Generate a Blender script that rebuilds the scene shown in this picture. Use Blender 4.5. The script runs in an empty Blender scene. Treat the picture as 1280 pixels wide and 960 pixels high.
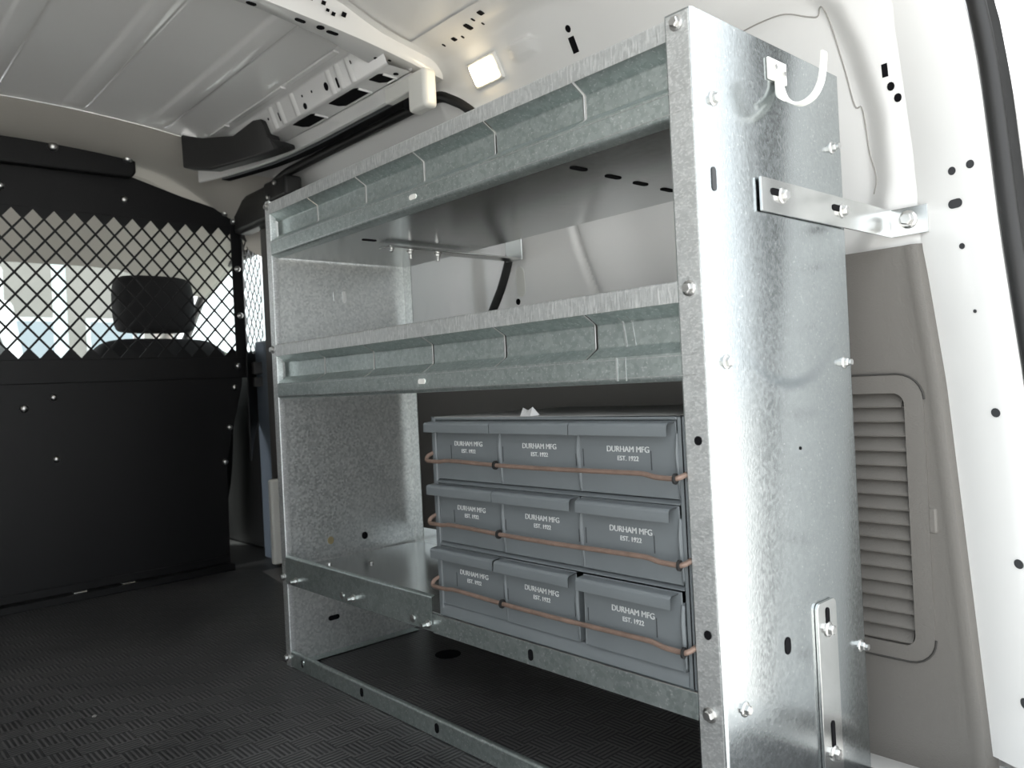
import bpy, bmesh, math, random
from mathutils import Vector, Matrix
random.seed(4)
S = bpy.context.scene
COL = S.collection
# ------------------------------------------------------------------ camera
cam_d = bpy.data.cameras.new('camera'); cam = bpy.data.objects.new('camera', cam_d); COL.objects.link(cam)
S.camera = cam
yaw, pitch, roll = 2.40390542, 1.93859e-3, -0.0490189751
fw = Vector((math.cos(pitch)*math.cos(yaw), math.cos(pitch)*math.sin(yaw), math.sin(pitch)))
rt = fw.cross(Vector((0, 0, 1))).normalized(); up = rt.cross(fw)
r2 = math.cos(roll)*rt + math.sin(roll)*up; u2 = -math.sin(roll)*rt + math.cos(roll)*up
M4 = Matrix((r2, u2, -fw)).transposed().to_4x4(); M4.translation = (0.474535, -0.708822, 0.532016)
cam.matrix_world = M4
cam_d.sensor_width = 36; cam_d.lens = 990.044/1280*36; cam_d.clip_start = .01; cam_d.clip_end = 200
cam_d.dof.use_dof = True; cam_d.dof.focus_distance = 1.15; cam_d.dof.aperture_fstop = 8.0
# ------------------------------------------------------------------ world, exposure
W = bpy.data.worlds.new('overcast'); S.world = W; W.use_nodes = True
bg = W.node_tree.nodes['Background']; bg.inputs[0].default_value = (.93, .97, 1, 1); bg.inputs[1].default_value = 1.0
S.view_settings.view_transform = 'Standard'; S.view_settings.look = 'None'; S.view_settings.gamma = 1
S.view_settings.use_curve_mapping = False; S.view_settings.exposure = 1.6
sun_d = bpy.data.lights.new('sun', 'SUN'); sun_d.energy = 4.0; sun_d.angle = .3; sun_d.color = (1, .97, .93)
sun = bpy.data.objects.new('sun', sun_d); COL.objects.link(sun)
sun.rotation_euler = Vector((.34, .30, -.89)).to_track_quat('-Z', 'Y').to_euler()

# ------------------------------------------------------------------ materials
def mat(name, col, rough=.5, metal=0, bump=0, bscale=200, var=0, vscale=8, coat=0, spec=.5):
    m = bpy.data.materials.new(name); m.use_nodes = True
    nt = m.node_tree; b = nt.nodes['Principled BSDF']
    b.inputs['Base Color'].default_value = (*col, 1); b.inputs['Roughness'].default_value = rough
    b.inputs['Metallic'].default_value = metal; b.inputs['Coat Weight'].default_value = coat
    b.inputs['Specular IOR Level'].default_value = spec
    tc = nt.nodes.new('ShaderNodeTexCoord')
    n = nt.nodes.new('ShaderNodeTexNoise'); n.inputs['Scale'].default_value = vscale; n.inputs['Detail'].default_value = 5
    nt.links.new(tc.outputs['Object'], n.inputs['Vector'])
    mx = nt.nodes.new('ShaderNodeMix'); mx.data_type = 'RGBA'
    mx.inputs[6].default_value = (*[c*(1-var) for c in col], 1); mx.inputs[7].default_value = (*[min(1, c*(1+var)) for c in col], 1)
    nt.links.new(n.outputs['Fac'], mx.inputs[0]); nt.links.new(mx.outputs[2], b.inputs['Base Color'])
    if bump:
        n2 = nt.nodes.new('ShaderNodeTexNoise'); n2.inputs['Scale'].default_value = bscale; n2.inputs['Detail'].default_value = 3
        nt.links.new(tc.outputs['Object'], n2.inputs['Vector'])
        bp = nt.nodes.new('ShaderNodeBump'); bp.inputs['Strength'].default_value = bump; bp.inputs['Distance'].default_value = .002
        nt.links.new(n2.outputs['Fac'], bp.inputs['Height']); nt.links.new(bp.outputs[0], b.inputs['Normal'])
    return m

def math_n(nt, op, a, b=None, clamp=False):
    n = nt.nodes.new('ShaderNodeMath'); n.operation = op; n.use_clamp = clamp
    for i, v in enumerate((a, b)):
        if v is None: continue
        if isinstance(v, (int, float)): n.inputs[i].default_value = v
        else: nt.links.new(v, n.inputs[i])
    return n.outputs[0]

def ramp(nt, fac, stops):
    r = nt.nodes.new('ShaderNodeValToRGB'); e = r.color_ramp.elements
    while len(e) > 1: e.remove(e[-1])
    e[0].position = stops[0][0]; v = stops[0][1]; e[0].color = (v, v, v, 1) if isinstance(v, (int, float)) else (*v, 1)
    for p, v in stops[1:]:
        k = e.new(p); k.color = (v, v, v, 1) if isinstance(v, (int, float)) else (*v, 1)
    nt.links.new(fac, r.inputs[0]); return r.outputs[0]

def galvanised(name, lo, hi, r0, r1, spangle=170, streak=None, scuff=False, bump=.05, knurl=0, metal=1, nick=.68, axis='x'):
    m = bpy.data.materials.new(name); m.use_nodes = True
    nt = m.node_tree; b = nt.nodes['Principled BSDF']; b.inputs['Metallic'].default_value = metal
    tc = nt.nodes.new('ShaderNodeTexCoord'); ob = tc.outputs['Object']
    v = nt.nodes.new('ShaderNodeTexVoronoi'); v.inputs['Scale'].default_value = spangle
    nt.links.new(ob, v.inputs['Vector'])
    sep = nt.nodes.new('ShaderNodeSeparateColor'); nt.links.new(v.outputs['Color'], sep.inputs[0])
    n = nt.nodes.new('ShaderNodeTexNoise'); n.inputs['Scale'].default_value = 9; n.inputs['Detail'].default_value = 6
    nt.links.new(ob, n.inputs['Vector'])
    n3 = nt.nodes.new('ShaderNodeTexNoise'); n3.inputs['Scale'].default_value = 300; n3.inputs['Detail'].default_value = 2
    nt.links.new(ob, n3.inputs['Vector'])
    f = math_n(nt, 'ADD', math_n(nt, 'MULTIPLY', sep.outputs[0], .45), math_n(nt, 'MULTIPLY', n.outputs['Fac'], .55))
    mx = nt.nodes.new('ShaderNodeMix'); mx.data_type = 'RGBA'
    mx.inputs[6].default_value = (*lo, 1); mx.inputs[7].default_value = (*hi, 1)
    nt.links.new(f, mx.inputs[0]); colr = mx.outputs[2]
    # small pale nicks
    sp = math_n(nt, 'GREATER_THAN', n3.outputs['Fac'], nick)
    m2 = nt.nodes.new('ShaderNodeMix'); m2.data_type = 'RGBA'; m2.inputs[7].default_value = (.85, .86, .86, 1)
    nt.links.new(math_n(nt, 'MULTIPLY', sp, .5), m2.inputs[0]); nt.links.new(colr, m2.inputs[6]); colr = m2.outputs[2]
    rough = math_n(nt, 'ADD', math_n(nt, 'MULTIPLY', f, r1-r0), r0)
    if scuff:   # rubbed arcs and scratches worn into the panel
        sx = nt.nodes.new('ShaderNodeSeparateXYZ'); nt.links.new(ob, sx.inputs[0])
        dy = math_n(nt, 'SUBTRACT', sx.outputs[1], .172); dz = math_n(nt, 'SUBTRACT', sx.outputs[2], .675)
        d = math_n(nt, 'SQRT', math_n(nt, 'ADD', math_n(nt, 'MULTIPLY', math_n(nt, 'MULTIPLY', dy, dy), 1.1), math_n(nt, 'MULTIPLY', dz, dz)))
        d = math_n(nt, 'ADD', d, math_n(nt, 'MULTIPLY', math_n(nt, 'SUBTRACT', n.outputs['Fac'], .5), .012))
        ring = ramp(nt, math_n(nt, 'ABSOLUTE', math_n(nt, 'SUBTRACT', d, .158)), [(0, 1), (.005, .75), (.010, 0)])
        low = ramp(nt, sx.outputs[2], [(.52, 1), (.57, 0)])
        ring = math_n(nt, 'MULTIPLY', ring, low)
        ring = math_n(nt, 'MULTIPLY', ring, ramp(nt, n.outputs['Fac'], [(.35, .3), (.6, 1)]))
        m3 = nt.nodes.new('ShaderNodeMix'); m3.data_type = 'RGBA'; m3.inputs[7].default_value = (.24, .27, .29, 1)
        nt.links.new(math_n(nt, 'MULTIPLY', ring, .8), m3.inputs[0]); nt.links.new(colr, m3.inputs[6]); colr = m3.outputs[2]
        rough = math_n(nt, 'ADD', rough, math_n(nt, 'MULTIPLY', ring, .05))
    if knurl:
        wv = nt.nodes.new('ShaderNodeTexNoise'); wv.inputs['Scale'].default_value = knurl; wv.inputs['Detail'].default_value = 1
        mp = nt.nodes.new('ShaderNodeMapping'); mp.inputs['Scale'].default_value = (2.2, 1, .35) if axis == 'x' else (1, 1, 1.6)
        nt.links.new(ob, mp.inputs[0]); nt.links.new(mp.outputs[0], wv.inputs['Vector'])
        m4 = nt.nodes.new('ShaderNodeMix'); m4.data_type = 'RGBA'; m4.inputs[7].default_value = (.86, .87, .87, 1)
        nt.links.new(ramp(nt, wv.outputs['Fac'], [(.52, 0), (.66, .6)]), m4.inputs[0]); nt.links.new(colr, m4.inputs[6]); colr = m4.outputs[2]
    nt.links.new(colr, b.inputs['Base Color']); nt.links.new(rough, b.inputs['Roughness'])
    bp = nt.nodes.new('ShaderNodeBump'); bp.inputs['Strength'].default_value = bump; bp.inputs['Distance'].default_value = .002
    hgt = n3.outputs['Fac']
    if knurl:
        hgt = math_n(nt, 'ADD', wv.outputs['Fac'], math_n(nt, 'MULTIPLY', hgt, .3))
    nt.links.new(hgt, bp.inputs['Height']); nt.links.new(bp.outputs[0], b.inputs['Normal'])
    return m

GALV = galvanised('galvanised_sheet', (.33, .39, .38), (.60, .66, .65), .30, .48, metal=.88, nick=.645)
GALV_P = galvanised('galvanised_panel', (.37, .40, .41), (.50, .535, .545), .13, .24, spangle=260, scuff=True, bump=.03)
GALV_IN = galvanised('galvanised_spangled', (.46, .49, .49), (.92, .94, .93), .30, .50, spangle=230, bump=.06, metal=.85)
GALV_SM = galvanised('galvanised_smooth', (.60, .62, .62), (.70, .72, .72), .16, .26, spangle=260, bump=.02)
GALV_F = galvanised('galvanised_flange', (.50, .52, .52), (.72, .74, .74), .38, .55, bump=.35, knurl=150, metal=.8)
GALV_V = galvanised('galvanised_upright', (.50, .52, .52), (.72, .74, .74), .36, .52, bump=.14, knurl=260, metal=.8, axis='z')
ZINC = mat('zinc_plate', (.66, .67, .66), .2, 1, var=.1, vscale=60)
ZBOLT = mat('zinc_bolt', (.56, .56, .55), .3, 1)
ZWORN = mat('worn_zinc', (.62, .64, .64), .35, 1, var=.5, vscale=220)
DRIP = mat('pale_drip', (.37, .39, .385), .6, .4, var=.4, vscale=160)
WHITE = mat('white_paint', (.80, .80, .79), .22, coat=.4, var=.02)
WHITE_PL = mat('white_plastic', (.78, .78, .74), .4)
BEIGE = mat('beige_lining', (.46, .44, .40), .8, bump=.2, bscale=300)
BLACK = mat('black_powdercoat', (.006, .0062, .007), .48, spec=.3, bump=.15, bscale=350)
BLACK_PL = mat('black_plastic', (.018, .018, .018), .45)
RUBBER = mat('black_rubber', (.012, .012, .012), .5)
HOLE = mat('dark_void', (.006, .006, .007), .9, spec=.1)
PLUG = mat('grey_plug', (.035, .037, .04), .6)
TRIM = mat('grey_trim_plastic', (.155, .147, .135), .55, bump=.35, bscale=420)
TRIM_D = mat('dark_trim_board', (.12, .115, .108), .7)
BIN = mat('grey_enamel', (.150, .168, .178), .42, var=.10, vscale=14, bump=.06, bscale=120)
BIN_D = mat('grey_enamel_inner', (.06, .066, .07), .6)
LETTER = mat('worn_lettering', (.60, .62, .62), .5, var=.3, vscale=300)
COPPER = mat('rusty_rod', (.21, .145, .115), .55, .25, var=.4, vscale=60, bump=.3, bscale=300)
SCRATCH = mat('dark_scuff', (.05, .055, .06), .7)
FABRIC = mat('black_fabric', (.012, .012, .013), .9)
PAPER = mat('clear_tape_scrap', (.6, .6, .6), .3)
SEAM = mat('seam_sealer', (.36, .35, .33), .6)
BLUEGREY = mat('blue_grey_door_skin', (.16, .19, .23), .35)
CONC = mat('concrete_ground', (.52, .51, .49), .9, var=.15, vscale=1.5)
TRUCKW = mat('truck_white', (.8, .8, .8), .4)
LEAF = mat('dry_hedge_leaf', (.13, .14, .10), .8, var=.4, vscale=9)
def glass_mat():
    m = bpy.data.materials.new('window_glass'); m.use_nodes = True; nt = m.node_tree
    nt.nodes.remove(nt.nodes['Principled BSDF']); o = nt.nodes['Material Output']
    t = nt.nodes.new('ShaderNodeBsdfTransparent'); t.inputs[0].default_value = (.86, .9, .89, 1)
    g = nt.nodes.new('ShaderNodeBsdfGlossy'); g.inputs['Roughness'].default_value = .02
    x = nt.nodes.new('ShaderNodeMixShader'); x.inputs[0].default_value = .06
    nt.links.new(t.outputs[0], x.inputs[1]); nt.links.new(g.outputs[0], x.inputs[2]); nt.links.new(x.outputs[0], o.inputs[0]); return m
GLASS = glass_mat()
def lamp_mat():
    m = bpy.data.materials.new('lit_lens'); m.use_nodes = True; b = m.node_tree.nodes['Principled BSDF']
    b.inputs['Base Color'].default_value = (.9, .85, .75, 1); b.inputs['Roughness'].default_value = .3
    b.inputs['Emission Color'].default_value = (1, .80, .50, 1); b.inputs['Emission Strength'].default_value = 6.0; return m
LIT = lamp_mat()
def floor_mat():
    m = bpy.data.materials.new('black_rubber_mat'); m.use_nodes = True; nt = m.node_tree; b = nt.nodes['Principled BSDF']
    tc = nt.nodes.new('ShaderNodeTexCoord'); s = nt.nodes.new('ShaderNodeSeparateXYZ'); nt.links.new(tc.outputs['Object'], s.inputs[0])
    C = .040
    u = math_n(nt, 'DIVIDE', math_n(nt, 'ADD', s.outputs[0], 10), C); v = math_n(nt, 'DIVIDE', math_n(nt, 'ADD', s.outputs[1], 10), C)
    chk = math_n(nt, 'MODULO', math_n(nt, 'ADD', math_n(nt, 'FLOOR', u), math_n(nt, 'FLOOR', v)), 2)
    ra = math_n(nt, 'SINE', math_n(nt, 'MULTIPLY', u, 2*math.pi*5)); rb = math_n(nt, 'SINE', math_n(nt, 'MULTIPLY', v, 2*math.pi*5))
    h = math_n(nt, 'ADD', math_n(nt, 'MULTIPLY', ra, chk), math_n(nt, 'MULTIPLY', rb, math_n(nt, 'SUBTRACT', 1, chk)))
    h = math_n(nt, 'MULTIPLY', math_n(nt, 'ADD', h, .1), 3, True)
    n = nt.nodes.new('ShaderNodeTexNoise'); n.inputs['Scale'].default_value = 3.5; n.inputs['Detail'].default_value = 8
    nt.links.new(tc.outputs['Object'], n.inputs['Vector'])
    c = ramp(nt, n.outputs['Fac'], [(.3, (.020, .020, .022)), (.62, (.034, .034, .036)), (.75, (.06, .058, .055))])
    rib_sheen = nt.nodes.new('ShaderNodeMix'); rib_sheen.data_type = 'RGBA'; rib_sheen.inputs[7].default_value = (.165, .163, .16, 1)   # rib tops coloured paler by height, painting in their highlights
    nt.links.new(math_n(nt, 'MULTIPLY', h, ramp(nt, n.outputs['Fac'], [(.3, .25), (.7, .75)])), rib_sheen.inputs[0]); nt.links.new(c, rib_sheen.inputs[6])
    nt.links.new(rib_sheen.outputs[2], b.inputs['Base Color']); nt.links.new(ramp(nt, n.outputs['Fac'], [(.3, .36), (.7, .52)]), b.inputs['Roughness'])
    bp = nt.nodes.new('ShaderNodeBump'); bp.inputs['Strength'].default_value = 1; bp.inputs['Distance'].default_value = .005
    nt.links.new(h, bp.inputs['Height']); nt.links.new(bp.outputs[0], b.inputs['Normal']); return m
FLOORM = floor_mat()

# ------------------------------------------------------------------ mesh helpers
class MB:
    def __init__(s): s.v = []; s.f = []
    def add(s, vs, fs):
        o = len(s.v); s.v += [tuple(p) for p in vs]; s.f += [tuple(i+o for i in f) for f in fs]; return s
    def box(s, x0, x1, y0, y1, z0, z1, rot=None):
        P = [Vector((x, y, z)) for z in (z0, z1) for y in (y0, y1) for x in (x0, x1)]
        if rot:
            c = Vector(((x0+x1)/2, (y0+y1)/2, (z0+z1)/2)); P = [c + rot @ (p-c) for p in P]
        return s.add(P, [(0, 2, 3, 1), (4, 5, 7, 6), (0, 1, 5, 4), (2, 6, 7, 3), (0, 4, 6, 2), (1, 3, 7, 5)])
    def ext(s, prof, a0, a1, fn, closed=False, caps=False):
        """extrude a 2D profile between a0 and a1; fn(p,q,a) -> point"""
        n = len(prof); V = [fn(*p, a0) for p in prof] + [fn(*p, a1) for p in prof]
        F = [(i, (i+1) % n, n+(i+1) % n, n+i) for i in range(n if closed else n-1)]
        if caps: F += [tuple(range(n))[::-1], tuple(range(n, 2*n))]
        return s.add(V, F)
    def grid(s, fn, us, vs):
        V = [fn(u, v) for u in us for v in vs]; m = len(vs)
        return s.add(V, [(i*m+j, (i+1)*m+j, (i+1)*m+j+1, i*m+j+1) for i in range(len(us)-1) for j in range(m-1)])
    def tube(s, pts, r, n=8, caps=True):
        pts = [Vector(p) for p in pts]; rings = []; prev = None
        for i, p in enumerate(pts):
            t = (pts[min(i+1, len(pts)-1)] - pts[max(i-1, 0)]).normalized()
            if prev is None: prev = t.orthogonal().normalized()
            a = (prev - t*prev.dot(t)).normalized(); prev = a; b = t.cross(a)
            rr = r[i] if isinstance(r, (list, tuple)) else r
            rings.append([p + rr*(math.cos(2*math.pi*k/n)*a + math.sin(2*math.pi*k/n)*b) for k in range(n)])
        V = [q for R in rings for q in R]
        F = [(i*n+k, i*n+(k+1) % n, (i+1)*n+(k+1) % n, (i+1)*n+k) for i in range(len(pts)-1) for k in range(n)]
        if caps: F += [tuple(range(n))[::-1], tuple(range((len(pts)-1)*n, len(pts)*n))]
        return s.add(V, F)
    def lathe(s, prof, n, org, axis):
        """prof: (radius, height) along axis"""
        ax = Vector(axis).normalized(); a = ax.orthogonal().normalized(); b = ax.cross(a); o = Vector(org)
        V = [o + ax*h + r*(math.cos(2*math.pi*k/n)*a + math.sin(2*math.pi*k/n)*b) for r, h in prof for k in range(n)]
        F = [(i*n+k, i*n+(k+1) % n, (i+1)*n+(k+1) % n, (i+1)*n+k) for i in range(len(prof)-1) for k in range(n)]
        F += [tuple(range(n))[::-1], tuple(range((len(prof)-1)*n, len(prof)*n))]
        return s.add(V, F)
    def build(s, name, m, parent=None, solid=0, bevel=0, seg=2, smooth=True, off=-1, subsurf=0):
        me = bpy.data.meshes.new(name); me.from_pydata(s.v, [], s.f); me.validate()
        bm = bmesh.new(); bm.from_mesh(me); bmesh.ops.remove_doubles(bm, verts=bm.verts, dist=1e-6)
        bmesh.ops.recalc_face_normals(bm, faces=bm.faces); bm.to_mesh(me); bm.free()
        me.materials.append(m); o = bpy.data.objects.new(name, me); COL.objects.link(o)
        if solid:
            k = o.modifiers.new('solid', 'SOLIDIFY'); k.thickness = solid; k.offset = off
        if bevel:
            k = o.modifiers.new('bevel', 'BEVEL'); k.width = bevel; k.segments = seg; k.limit_method = 'ANGLE'; k.angle_limit = math.radians(35)
        if subsurf:
            k = o.modifiers.new('sub', 'SUBSURF'); k.levels = k.render_levels = subsurf
        if smooth:
            me.shade_smooth(); me.set_sharp_from_angle(angle=math.radians(38))
            if solid or bevel:
                k = o.modifiers.new('wn', 'WEIGHTED_NORMAL'); k.keep_sharp = True; k.weight = 80
        if parent: attach(o, parent)
        return o
def attach(o, parent):
    o.parent = parent; o.matrix_parent_inverse = Matrix.Translation(-parent_loc(parent))
def parent_loc(p):
    v = Vector(p.location)
    if p.parent: v = v  # parts keep their origin at the world origin
    return v
def tag(o, label, cat, group=None, kind=None):
    o['label'] = label
    if cat: o['category'] = cat
    if group: o['group'] = group
    if kind: o['kind'] = kind
    return o
def struct(o, label=None):
    o['kind'] = 'structure'
    if label: o['label'] = label
    return o
def thing(name, label, cat, loc, group=None):
    o = bpy.data.objects.new(name, None); COL.objects.link(o); o.location = loc; o.empty_display_size = .05
    return tag(o, label, cat, group)
def fillet(P, r, n=3):
    out = [P[0]]
    for a, b, c in zip(P, P[1:], P[2:]):
        a, b, c = map(Vector, (a, b, c)); d1 = (a-b); d2 = (c-b); k = min(r, d1.length*.45, d2.length*.45)
        p0 = b + d1.normalized()*k; p2 = b + d2.normalized()*k
        for i in range(n+1):
            t = i/n; out.append(tuple((1-t)**2*p0 + 2*t*(1-t)*b + t*t*p2))
    out.append(P[-1]); return [tuple(p) for p in out]
def interp(x, pts):
    if x <= pts[0][0]: return pts[0][1]
    for (a, b), (c, d) in zip(pts, pts[1:]):
        if x <= c: return b + (d-b)*(x-a)/(c-a)
    return pts[-1][1]
def sstep(x, a, b):
    t = max(0, min(1, (x-a)/(b-a))); return t*t*(3-2*t)
def lin(a, b, n): return [a+(b-a)*i/n for i in range(n+1)]
def cr(P, n=6):
    """Catmull-Rom through points"""
    P = [Vector(p) for p in P]; Q = [2*P[0]-P[1]] + P + [2*P[-1]-P[-2]]; out = []
    for i in range(1, len(Q)-2):
        for k in range(n):
            t = k/n; a, b, c, d = Q[i-1:i+3]
            out.append(.5*((2*b) + (c-a)*t + (2*a-5*b+4*c-d)*t*t + (3*b-a-3*c+d)*t**3))
    out.append(P[-1]); return out
def slot_pts(cu, cv, w, h, n=5):
    """rounded slot outline, w along u, h along v"""
    r = min(w, h)/2; pts = []
    if w >= h:
        for s_, a0 in ((1, -90), (-1, 90)):
            for i in range(n+1):
                a = math.radians(a0+180*i/n); pts.append((cu+s_*(w/2-r)+r*math.cos(a), cv+r*math.sin(a)))
    else:
        for s_, a0 in ((1, 0), (-1, 180)):
            for i in range(n+1):
                a = math.radians(a0+180*i/n); pts.append((cu+r*math.cos(a), cv+s_*(h/2-r)+r*math.sin(a)))
    return pts
def decal(name, pts, fn, m, parent, t=.0008):
    """thin plug: outline pts mapped by fn(u,v,d), d = 0 surface, 1 outside"""
    n = len(pts); V = [fn(u, v, -t) for u, v in pts] + [fn(u, v, t) for u, v in pts]
    F = [tuple(range(n))[::-1], tuple(range(n, 2*n))] + [(i, (i+1) % n, n+(i+1) % n, n+i) for i in range(n)]
    return MB().add(V, F).build(name, m, parent, smooth=False)
BOLT = {}
def bolt(parent, p, axis, s=1.0, name='bolt'):
    key = tuple(axis)
    if key not in BOLT:
        b = MB(); b.lathe([(.0085, 0), (.0085, .0012), (.0065, .0022)], 16, (0, 0, 0), axis)
        b.lathe([(.0058, .001), (.0058, .0062), (.0048, .0072)], 6, (0, 0, 0), axis)
        o = b.build(name, ZBOLT, smooth=False); BOLT[key] = o.data
    else:
        o = bpy.data.objects.new(name, BOLT[key]); COL.objects.link(o)
    o.location = p; o.scale = (s, s, s)
    if parent: o.parent = parent; o.matrix_parent_inverse = Matrix.Translation(-parent_loc(parent))
    return o
RIV = [None]
def rivet(parent, p, axis=(1, 0, 0), s=1.0):
    if RIV[0] is None:
        o = MB().lathe([(.011, 0), (.011, .002), (.009, .006), (.005, .009)], 14, (0, 0, 0), axis).build('bolt_head', ZBOLT); RIV[0] = o.data
    else:
        o = bpy.data.objects.new('bolt_head', RIV[0]); COL.objects.link(o)
    o.location = p; o.scale = (s, s, s); o.parent = parent; o.matrix_parent_inverse = Matrix.Translation(-parent_loc(parent))
    return o

# ================================================================== THE VAN
YC = -.265
def roof_z(y): return 1.31 - .168*(y-YC)**2
# ---- ground outside
struct(MB().box(-30, 30, -30, 30, -.62, -.55).build('ground', CONC, smooth=False))
# ---- floor
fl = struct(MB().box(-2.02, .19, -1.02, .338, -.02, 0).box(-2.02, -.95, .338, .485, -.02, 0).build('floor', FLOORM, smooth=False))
MB().lathe([(.026, 0), (.026, .0015), (.018, .003)], 20, (-.805, .245, -.0005), (0, 0, 1)).build('tie_down_hole', HOLE, fl)
sill = struct(MB().box(.19, .24, -1.02, .60, -.05, .004).build('trim_1', WHITE, bevel=.006))
chassis = struct(MB().box(-3.3, .22, -1.03, .60, -.30, -.062).build('trim_2', BLACK_PL, smooth=False))
# front threshold: pale step by the pillar, black sill under the partition
MB().add([(-1.62, .30, .001), (-1.50, .36, .001), (-1.50, .48, .001), (-1.86, .48, .001), (-1.86, .34, .001)],
         [(0, 1, 2, 3, 4)]).build('threshold_plate', mat('grey_threshold', (.26, .255, .25), .6), fl, solid=.012, off=1)
# low white wheel sill beside the trim
MB().grid(lambda x, t: (x, .337+.15*t, -.002-.048*t), lin(-.95, .19, 4), lin(0, 1, 3)).build('wheel_sill', WHITE, fl)

# ---- roof
def ceil_pt(x, y):
    d = 0
    for c in (.055, -.145, -.345, -.545, -.745):
        d = max(d, sstep(y, c-.030, c-.018)*(1-sstep(y, c+.018, c+.030)))
    edge = sstep(x, -1.79, -1.72)
    return (x, y, roof_z(y) - .007*d*edge)
ys = sorted(set([round(c+k, 4) for c in (.055, -.145, -.345, -.545, -.745) for k in (-.034, -.030, -.026, -.022, -.018, 0, .018, .022, .026, .030, .034)] + lin(-1.0, .30, 16)))
ceiling = struct(MB().grid(ceil_pt, [-1.79, -1.775, -1.76, -1.74, -1.72, -1.4, -1.0, -.6, -.2, .2], ys).build('ceiling', WHITE))
struct(MB().box(-2.1, .22, -1.08, .56, 1.335, 1.36).build('trim_3', WHITE, smooth=False))       # outer roof skin
# front edge lip of the roof panel
# ---- roof bow (cross member)
b = MB()
yb = lin(-.98, .10, 8) + [.16, .21, .25, .275, .29, .31, .33, .35, .37]
def bow_sec(y):
    fl_ = sstep(y, .02, .24); zb = roof_z(y)-.046 + .012*fl_
    xr, xf = -.870-.016*fl_, -.915-.052*fl_
    return [(-.815-.05*fl_, y, roof_z(y)-.004), (-.832-.05*fl_, y, roof_z(y)-.006), (xr+.004, y, zb+.008), (xr-.002, y, zb), (xf+.006, y, zb), (xf-.002, y, zb+.006), (xf-.006, y, roof_z(y)-.010), (xf-.03, y, roof_z(y)-.004)]
secs = [bow_sec(y) for y in yb]; n = len(secs[0])
b.add([p for s_ in secs for p in s_], [(i*n+k, i*n+k+1, (i+1)*n+k+1, (i+1)*n+k) for i in range(len(secs)-1) for k in range(n-1)])
bow = b.build('roof_bow', WHITE, ceiling)
def bow_bottom(u, v, d): return (u, v, roof_z(v)-.046+.012*sstep(v, .02, .24)-d)
for u, v, w, h in ((-.895, .035, .010, .022), (-.893, .077, .016, .016), (-.897, .105, .012, .026), (-.930, .232, .010, .022), (-.915, .25, .006, .008), (-.90, -.06, .012, .02)):
    decal('access_hole', slot_pts(u, v, w, h), bow_bottom, HOLE, ceiling)
def bow_rear(u, v, d):   # u along y, v 0..1 up the rear face
    x0, x1 = -.866, -.832; z0 = roof_z(u)-.038; z1 = roof_z(u)-.006
    return (x0+(x1-x0)*v+d*.8, u, z0+(z1-z0)*v-d*.6)
for u, v, w, h in ((.06, .55, .008, .16), (.072, .35, .006, .12), (.085, .3, .007, .16), (.105, .45, .009, .2), (.03, .6, .016, .3)):
    decal('access_hole', slot_pts(u, v, w, h) if h < .3 else [(u-w/2, v-h/2), (u+w/2, v-h/2), (u+w/2, v+h/2), (u-w/2, v+h/2)], bow_rear, HOLE, ceiling)

# ---- side roof rail over the sliding door with its track
prof = fillet([(.18, 1.279), (.186, 1.272), (.213, 1.270), (.234, 1.214), (.297, 1.213), (.297, 1.225)], .006)
rail = struct(MB().ext(prof, -1.78, -.90, lambda p, q, a: (a, p, q)).build('trim_4', WHITE))
# pressed ribs on the rail face
for x in (-1.405, -1.36, -1.29, -1.115, -1.075, -1.03):
    MB().ext([(x-.011, 0), (x-.005, .0045), (x+.005, .0045), (x+.011, 0)], .05, .95, lambda p, q, a: (p, .2135+.0205*a-q*.95, 1.270-.056*a-q*.35)).build('pressed_rib', WHITE, rail)
def railface(u, v, d): return (u, .213+(1.270-v)/.056*.021-d*.94, v-d*.35)
for u, v, w, h in ((-1.247, 1.228, .016, .014), (-1.245, 1.250, .006, .006), (-1.20, 1.247, .006, .006), (-1.137, 1.240, .016, .018), (-1.09, 1.234, .007, .022), (-1.43, 1.247, .006, .006), (-1.40, 1.243, .006, .006), (-1.375, 1.238, .004, .02), (-1.02, 1.255, .006, .008)):
    decal('access_hole', slot_pts(u, v, w, h), railface, HOLE, rail)
for x0, x1 in ((-1.345, -1.245), (-1.165, -1.045), (-.990, -.945)):
    pts = [(x0, .245), (x1-.008, .245), (x1, .252), (x1, .284), (x0+.012, .284), (x0, .272)]
    decal('rail_opening', pts, lambda u, v, d: (u, v, 1.213-d), HOLE, rail, .001)
    MB().tube([(x1, .252, 1.212), (x1, .286, 1.211), (x0+.012, .286, 1.211)], .0025, 6).build('opening_lip', WHITE, rail)
decal('access_hole', slot_pts(-.93, .275, .012, .012), lambda u, v, d: (u, v, 1.213-d), HOLE, rail)
# clipped tabs along the rail lip
for x0, x1 in ((-1.70, -1.60), (-1.56, -1.27), (-1.24, -1.02)):
    MB().box(x0, x1, .178, .192, 1.268, 1.273).build('lip_tab', WHITE, rail, bevel=.001)
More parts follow.
